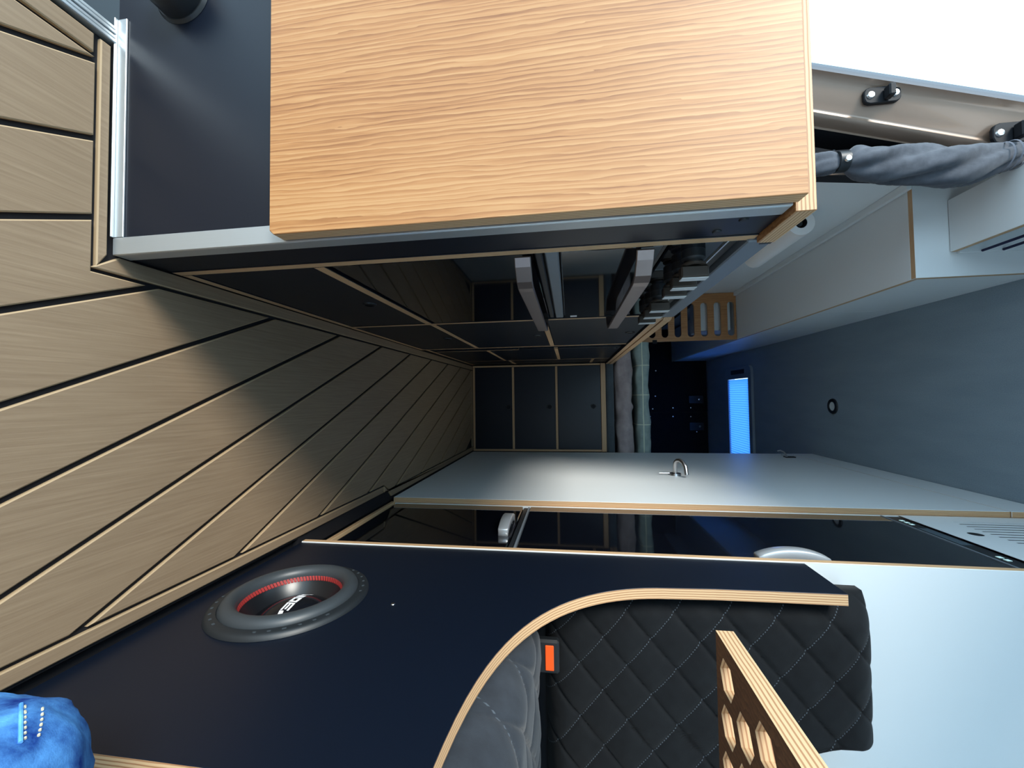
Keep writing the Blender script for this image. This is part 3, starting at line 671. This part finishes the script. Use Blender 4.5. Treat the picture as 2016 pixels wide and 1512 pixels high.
for y in (1.108, 1.220): bx('handle_foot', (FF - 0.012, y, 0.453), (FF - 0.0002, y + 0.017, 0.471), M_silver, lo_)
# ================================================================ bed end
bd = thing('bed_base', (0.07, 2.9, 0), 'bed platform with three stacked black drawers in plywood frame', 'bed')
board('side_board', (K, YB, 0.0), (K + 0.012, YB + 0.5, 0.849), 'X', M_black, bd)
board('side_board', (R - 0.015, YB, 0.0), (R - 0.001, YB + 0.5, 0.849), 'X', M_black, bd)
for z in (0.0, 0.268, 0.556): board('shelf_board', (K + 0.0125, YB, z), (R - 0.0155, YB + 0.5, z + 0.016), 'Z', M_black, bd)
board('top_rail', (K, YB - 0.004, 0.8495), (R - 0.001, YB + 0.03, 0.880), 'Z', M_oak, bd)
bx('platform', (XL + 0.02, YB + 0.031, 0.85), (XR - 0.02, REAR - 0.02, 0.879), M_black, bd)
bx('support_panel', (XL + 0.02, YB + 0.06, 0.0), (K - 0.001, YB + 0.08, 0.849), M_black, bd)
bx('support_panel', (R, YB + 0.06, 0.0), (XR - 0.02, YB + 0.08, 0.849), M_black, bd)
for (z0, z1, hz) in ((0.017, 0.267, 0.244), (0.285, 0.555, 0.517), (0.573, 0.848, 0.80)):
    o = bx('drawer_front', (K + 0.0135, YB + 0.002, z0), (R - 0.0165, YB + 0.02, z1), M_black, bd, bevel=0.0007)
    pull('finger_pull', (0.067, YB + 0.002, hz), 'Y', o, 0.018)
bx('mattress', (-0.345, YB + 0.005, 0.881), (XR - 0.03, REAR - 0.03, 0.934), felt('mattress_grey', srgb(70, 78, 84), srgb(88, 96, 102)), label='dark grey mattress edge below the brown duvet', cat='mattress', bevel=0.02, seg=3)
def duvet(name, z0, z1, y0, m, lab, seed, amp, wr):
    mb = MB(); nx, ns = 170, 34; x0, x1 = -0.342, XR - 0.04; y1 = y0 + 1.1; r = (z1 - z0) / 2; zc = (z0 + z1) / 2; vs = []
    for i in range(nx):
        x = x0 + (x1 - x0) * i / (nx - 1)
        for j in range(ns):
            t = j / (ns - 1)
            if t < 0.3: a = -math.pi / 2 - math.pi * t / 0.3; y = y0 + r + r * math.cos(a) * 1.0; z = zc + r * math.sin(a); nn = Vector((0, math.cos(a), math.sin(a)))
            else: q = (t - 0.3) / 0.7; y = y0 + r + (y1 - y0 - r) * q; z = z1; nn = Vector((0, 0, 1))
            # rolled front edge: bottom -> nose -> top
            p = Vector((x * 9 + seed, y * 9, z * 16)); d = noise.noise(p) * amp + noise.noise(p * 2.7) * amp * 0.5
            rid = abs(noise.noise(Vector((x * 7 + seed * 3 + z * 12, z * 24, y * 6)))) * wr
            vs.append((x, y + nn.y * (d - rid), z + nn.z * (d - rid) * 0.7))
    base = len(vs)
    fs = [(i * ns + j, (i + 1) * ns + j, (i + 1) * ns + j + 1, i * ns + j + 1) for i in range(nx - 1) for j in range(ns - 1)]
    for i in range(nx): x = x0 + (x1 - x0) * i / (nx - 1); vs.append((x, y1, z0))
    fs += [(i * ns + ns - 1, (i + 1) * ns + ns - 1, base + i + 1, base + i) for i in range(nx - 1)]
    fs += [(i * ns, base + i, base + i + 1, (i + 1) * ns) for i in range(nx - 1)]
    mb.add(vs, fs); return obj(name, mb, m, smooth=True, angle=120, label=lab, cat='duvet')
duvet('brown_duvet', 0.942, 1.056, YB - 0.014, M_brown, 'crumpled brown grey duvet lying on the mattress', 3.1, 0.014, 0.034)
duvet('plaid_duvet', 1.070, 1.162, YB - 0.006, M_plaid, 'grey green duvet with thin pale checks on top of the bed', 8.7, 0.010, 0.022)
# ================================================================ bench seat
BX = 0.345
prof = [(0.345, 0.0), (0.904, 0.0), (0.904, 1.116), (0.774, 1.116), (0.772, 1.0), (0.769, 0.90), (0.762, 0.80)]
bez = lambda p0, p1, p2, p3, n: [tuple((1 - t) ** 3 * p0[k] + 3 * (1 - t) ** 2 * t * p1[k] + 3 * (1 - t) * t * t * p2[k] + t ** 3 * p3[k] for k in (0, 1)) for t in [i / n for i in range(1, n + 1)]]
prof += bez((0.762, 0.80), (0.748, 0.66), (0.64, 0.535), (0.40, 0.519), 22) + [(0.345, 0.516)]
bn = thing('bench_seat', (0.6, 0.6, 0), 'black bench with curved plywood edged side panel facing the aisle', 'bench')
sm = MB(); SPK = (0.648, 0.168)
sm.plate(prof, [[(SPK[0] + 0.108 * math.cos(2 * math.pi * k / 40), SPK[1] + 0.108 * math.sin(2 * math.pi * k / 40)) for k in range(40)]], BX, BX + 0.020, lambda u, v, w: (w, u, v), 0, 1)
obj('side_panel', sm, [M_black, PLY['X']], bn, bevel=0.0007)
board('front_panel', (BX + 0.0205, 0.345, 0.0), (0.98, 0.3515, 0.44), 'Y', M_black, bn)
board('seat_board', (BX + 0.0205, 0.352, 0.42), (0.98, 0.903, 0.438), 'Z', M_black, bn)
board('back_board', (0.40, 0.868, 0.439), (0.98, 0.886, 1.106), 'Y', M_black, bn)
board('back_support', (0.590, 0.826, 1.045), (0.80, 0.867, 1.075), 'Z', M_black, bn)
obj('screw', MB().lathe([(1e-5, -0.0015), (0.003, -0.001), (0.0035, 0)], (BX, 0.652, 0.350), 'X', 12), M_screw, bn, smooth=True)
bx('inner_box', (0.47, 0.36, 0.02), (0.48, 0.90, 0.41), M_dark, bn)
# quilted cushions
def quilt_uv(a, b, pa, pb): return ((a / pa + b / pb), (a / pa - b / pb))
def qheight(u, v, depth):
    du = abs((u % 1.0) - 0.5); dv = abs((v % 1.0) - 0.5)     # seams at .5
    s1 = 1 - math.exp(-(du / 0.05)); s2 = 1 - math.exp(-(dv / 0.035))
    puff = (math.cos(math.pi * (0.5 - du) * 1.0) * 0 + (min(du, 0.5) * 2) ** 0.5 * (min(dv, 0.5) * 2) ** 0.5)
    return depth * (0.50 * puff + 0.15 * s1 + 0.35 * s2)
def cushion(name, lab, axis, A, B, base, top, m, pa, pb, depth, rnd, mats_lab='cushion', wob=0.004, n=150, notch=None):
    """A,B ranges of the two in-plane axes; axis 'Y-' faces the camera (A=X, B=Z), 'Z+' faces up (A=X, B=Y)"""
    mb = MB(); vs = []; uv = []
    th = abs(top - base)
    def edge(t, L_):
        d = min(t, 1 - t) * L_
        if d >= rnd: return 1.0
        q = 1 - d / rnd; return math.sqrt(max(0.0, 1 - q * q))
    LA, LB = A[1] - A[0], B[1] - B[0]
    warp = lambda t: t
    for i in range(n + 1):
        ta = i / n; ta = 0.5 - 0.5 * math.cos(math.pi * ta) * (0.65 + 0.35 * abs(math.cos(math.pi * ta)))
        for j in range(n + 1):
            tb = j / n; tb = 0.5 - 0.5 * math.cos(math.pi * tb) * (0.65 + 0.35 * abs(math.cos(math.pi * tb)))
            a = A[0] + LA * ta; b = B[0] + (LB - (notch(a) if notch else 0.0)) * tb; e = edge(ta, LA) * edge(tb, LB)
            u, v = quilt_uv(a, b, pa, pb)
            h = th * (0.25 + 0.75 * e) if e > 0 else 0
            if min(ta, 1 - ta) < 1e-6 or min(tb, 1 - tb) < 1e-6: h = 0.0
            h += (qheight(u, v, depth) - depth * 0.5) * e + wob * noise.noise(Vector((a * 8, b * 8, 2.0))) * e
            ww = wob * 0.9 * noise.noise(Vector((a * 6 + 9, b * 6, 1)))
            if axis == 'Y-': vs.append((a + ww, base - h, b + ww))
            else: vs.append((a + ww, b + ww, base + h))
            uv.append((u, v))
    k = n + 1
    fs = [(i * k + j, (i + 1) * k + j, (i + 1) * k + j + 1, i * k + j + 1) for i in range(n) for j in range(n)]
    ring = [i * k for i in range(k)] + [n * k + j for j in range(1, k)] + [i * k + n for i in range(n - 1, -1, -1)] + [j for j in range(n - 1, 0, -1)]
    fs.append(tuple(ring)); mb.add(vs, fs); mb.uv = uv
    return obj(name, mb, m, smooth=True, angle=170, label=lab, cat='cushion')
cushion('backrest_cushion', 'black diamond quilted backrest cushion standing against the white housing panel', 'Y-', (0.368, 0.85), (0.592, 1.182), 0.866, 0.790, M_quilt, 0.101, 0.088, 0.014, 0.055, n=170, notch=lambda a: 0.15 * min(1, max(0, (a - 0.615) / 0.03)) ** 0.7)
cushion('seat_cushion', 'quilted seat cushion, cloth painted lighter as lit from above, lying behind the curved plywood edge', 'Z+', (0.369, 0.97), (0.356, 0.795), 0.44, 0.585, M_seat, 0.13, 0.11, 0.016, 0.06)
# seat belt buckle
bk = thing('seat_belt_buckle', (0.49, 0.785, 0.56), 'black seat belt buckle with orange release button between the cushions', 'buckle')
bx('housing', (0.458, 0.772, 0.55), (0.520, 0.790, 0.622), M_rubber, bk, bevel=0.004)
bx('release_button', (0.466, 0.7695, 0.596), (0.512, 0.7722, 0.612), M_orange, bk, bevel=0.001)
# subwoofer
sw = thing('subwoofer', (BX, SPK[0], SPK[1]), 'round black subwoofer with red stitched ring in the bench side panel', 'loudspeaker')
cs = (BX, SPK[0], SPK[1])
obj('gasket', MB().lathe([(0.105, 0.004), (0.105, -0.006), (0.108, -0.009), (0.118, -0.009), (0.123, -0.006), (0.125, -0.0005)], cs, 'X', 72), M_rubber, sw, smooth=True)
gt = MB()
for k in range(36):
    if k % 9 > 5: continue
    a = 2 * math.pi * k / 36 + 0.5
    r0, r1 = 0.1135, 0.1175; w = 0.05
    q = [(r0, a - w / 2), (r1, a - w / 2), (r1, a + w / 2 - 0.012 * (k % 3)), (r0, a + w / 2)]
    gt.add([(BX - 0.0092, SPK[0] + r * math.cos(t), SPK[1] + r * math.sin(t)) for r, t in q], [(0, 1, 2, 3)])
obj('gasket_marks', gt, mat('embossed_grey', srgb(58, 66, 72), 0.6), sw, kind='stuff')
sur = []
for k in range(15):
    a = math.pi * k / 14; sur.append((0.0935 - 0.0135 * math.cos(a), -0.005 - 0.015 * math.sin(a)))
sur = [(0.080 + 0.001 * 0, 0.004)] + sur + [(0.107, 0.0)]
M_sur = mat('grey_foam_surround', (0.035, 0.042, 0.048, 1), 0.42)
obj('surround', MB().lathe(sur, cs, 'X', 72), M_sur, sw, smooth=True)
rg = MB(); nst = 90
for k in range(nst):
    a0 = 2 * math.pi * k / nst; a1 = a0 + 2 * math.pi / nst * 0.72
    q = []
    for (r, hh) in ((0.0802, -0.004), (0.0775, 0.003)):
        for a in (a0, a1): q.append((BX + hh, SPK[0] + r * math.cos(a + (0.03 if hh > 0 else 0)), SPK[1] + r * math.sin(a + (0.03 if hh > 0 else 0))))
    q2 = [(x - 0.0012, y, z) for x, y, z in q]
    rg.add(q + q2, [(4, 5, 7, 6), (0, 1, 5, 4), (2, 6, 7, 3), (0, 4, 6, 2), (1, 3, 7, 5)])
obj('red_stitches', rg, M_red, sw, kind='stuff')
M_cone = mat('black_cone', (0.006, 0.007, 0.009, 1), 0.3)
obj('cone', MB().lathe([(0.0805, -0.0035), (0.076, 0.008), (0.060, 0.026), (0.058, 0.028)], cs, 'X', 64), M_cone, sw, smooth=True)
M_cap = mat('glossy_dust_cap', (0.006, 0.007, 0.010, 1), 0.12)
def cap_x(r): return BX + 0.024 - 0.022 * (1 - (r / 0.062) ** 2)
obj('dust_cap', MB().lathe([(1e-5, cap_x(0) - BX)] + [(0.062 * q / 10, cap_x(0.062 * q / 10) - BX) for q in range(1, 11)], cs, 'X', 56), M_cap, sw, smooth=True)
em = MB()
def glyph(poly):
    # poly in (s, t): s along the badge towards the camera, t up; laid on the dust cap
    vs = []
    for s, t in poly:
        y = -s; z = t * 1.35 + 0.004; vs.append((cap_x(math.hypot(y, z)) - 0.0006, SPK[0] + y, SPK[1] + z))
    em.add(vs, [tuple(range(len(vs)))])
for g in ([(-0.045, 0.004), (-0.030, -0.004), (-0.022, -0.004), (-0.024, 0.003)], [(-0.022, -0.005), (-0.012, -0.005), (-0.012, 0.005), (-0.022, 0.005)],
          [(-0.010, -0.0055), (0.006, -0.0055), (0.006, -0.002), (-0.010, -0.002)], [(-0.010, 0.002), (0.006, 0.002), (0.006, 0.0055), (-0.010, 0.0055)], [(-0.010, -0.002), (-0.006, -0.002), (-0.006, 0.002), (-0.010, 0.002)], [(0.002, -0.002), (0.006, -0.002), (0.006, 0.002), (0.002, 0.002)],
          [(0.008, -0.0055), (0.026, -0.0055), (0.026, -0.0030), (0.008, -0.0030)], [(0.008, -0.0012), (0.024, -0.0012), (0.024, 0.0012), (0.008, 0.0012)], [(0.008, 0.0030), (0.026, 0.0030), (0.026, 0.0055), (0.008, 0.0055)], [(0.008, -0.0030), (0.011, -0.0030), (0.011, 0.0030), (0.008, 0.0030)],
          [(0.027, -0.0055), (0.034, -0.004), (0.046, 0.002), (0.044, 0.004), (0.027, 0.0)]): glyph(g)
obj('emblem', em, M_whitepaint, sw, label='white lettered badge')
# table with hexagon cut-outs
tz0, tz1 = 0.800, 0.818
tb = thing('perforated_table', (0.6, 0.3, tz0), 'plywood table board with hexagon cut-outs above the seat cushion', 'table')
def hexa(cx, cy, r): return [(cx + r * math.cos(math.radians(60 * k + 30)), cy + r * math.sin(math.radians(60 * k + 30))) for k in range(6)]
hx = []
for i in range(12):
    for j in range(5):
        cx = 0.2845 + 0.046 * i + (0.023 if j % 2 else 0.0); cy = 0.436 - 0.040 * j
        if cx - 0.02 > 0.262 and cx < 0.70 and cy > 0.2: hx.append(hexa(cx, cy, 0.0185))
tm = MB(); tm.plate([(0.252, 0.10), (0.252, 0.465), (0.78, 0.465), (0.78, 0.10)], hx, tz0, tz1, lambda u, v, w: (u, v, w), 0, 1)
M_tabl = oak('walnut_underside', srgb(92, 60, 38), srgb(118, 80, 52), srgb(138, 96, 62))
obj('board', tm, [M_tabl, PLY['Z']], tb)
bx('wall_rail', (0.781, 0.12, 0.76), (XR - 0.001, 0.44, 0.80), M_black, tb)
# ================================================================ person (one jeans leg in view)
def grow(name, pts, m, parent, crease):
    o0 = ORG[parent.name]; me = bpy.data.meshes.new(name)
    me.from_pydata([tuple(Vector(p) - o0) for p, r in pts], [(i, i + 1) for i in range(len(pts) - 1)], [])
    o = bpy.data.objects.new(name, me); COL.objects.link(o); o.parent = parent
    o.modifiers.new('skin', 'SKIN')
    for i, (p, r) in enumerate(pts): me.skin_vertices[0].data[i].radius = (r, r)
    me.skin_vertices[0].data[0].use_root = True
    ss = o.modifiers.new('sub', 'SUBSURF'); ss.levels = 4; ss.render_levels = 4
    m2 = bpy.data.meshes.new_from_object(o.evaluated_get(bpy.context.evaluated_depsgraph_get()))
    o.modifiers.clear(); o.data = m2; m2.materials.clear(); m2.materials.append(m)
    for v in m2.vertices:
        w = v.co + o0
        v.co -= v.normal * crease * (abs(noise.noise(Vector((w.x * 20, w.y * 26, w.z * 26)))) + 0.35 * noise.noise(w * 60))
    for p in m2.polygons: p.use_smooth = True
    ORG[o.name] = o0; return o
per = thing('person', (0.24, 0.0, 0.0), 'squatting person in blue jeans, one denim knee showing beside the bench', 'person')
jeans = grow('jeans', [((0.20, -0.34, 0.30), 0.135), ((0.22, -0.16, 0.295), 0.105), ((0.25, 0.02, 0.285), 0.090), ((0.272, 0.16, 0.270), 0.080), ((0.278, 0.242, 0.255), 0.074), ((0.272, 0.236, 0.175), 0.058), ((0.262, 0.15, 0.12), 0.055), ((0.25, 0.03, 0.085), 0.046), ((0.245, -0.04, 0.07), 0.042)], M_jeans, per, 0.007)
grow('shoe', [((0.245, -0.085, 0.045), 0.036), ((0.247, -0.02, 0.045), 0.040), ((0.252, 0.08, 0.040), 0.038), ((0.256, 0.15, 0.034), 0.032)], M_rubber, per, 0.0)
def on_denim(px, py):
    """the point of the denim that the photographer sees in this direction"""
    d = Vector((px - 1008, py - 756, F_PX)); w = Vector((d.dot(MX), d.dot(MY), d.dot(MZ))).normalized(); o0 = ORG['person']
    hit, loc, nrm, _ = jeans.ray_cast(Vector((0, 0, 0.65)) - o0, w)
    return (loc + o0 + nrm * 0.0006) if hit else None
M_thread = mat('pale_thread', srgb(214, 206, 176), 0.7)
M_seam = cloth('denim_seam', srgb(60, 130, 215), srgb(110, 180, 240), 60, sheen=0.0)
for name, path, r, m, dash in (('stitching', [(48, 1392 + 3.4 * i) for i in range(22)], 0.0008, M_thread, True), ('stitching', [(82 - 0.12 * i * i / 4, 1396 + 3.4 * i) for i in range(18)], 0.0008, M_thread, True), ('pocket_seam', [(41 - 0.1 * i, 1388 + 3.6 * i) for i in range(22)], 0.0012, M_seam, False)):
    pts = [p for p in (on_denim(*q) for q in path) if p is not None]
    if len(pts) < 4: continue
    mb = MB()
    if dash:
        for i in range(0, len(pts) - 1, 3): mb.tube([pts[i], pts[i + 1]], r, 6)
    else: mb.tube(pts, r, 8)
    obj(name, mb, m, per, smooth=True, kind='stuff' if dash else None)
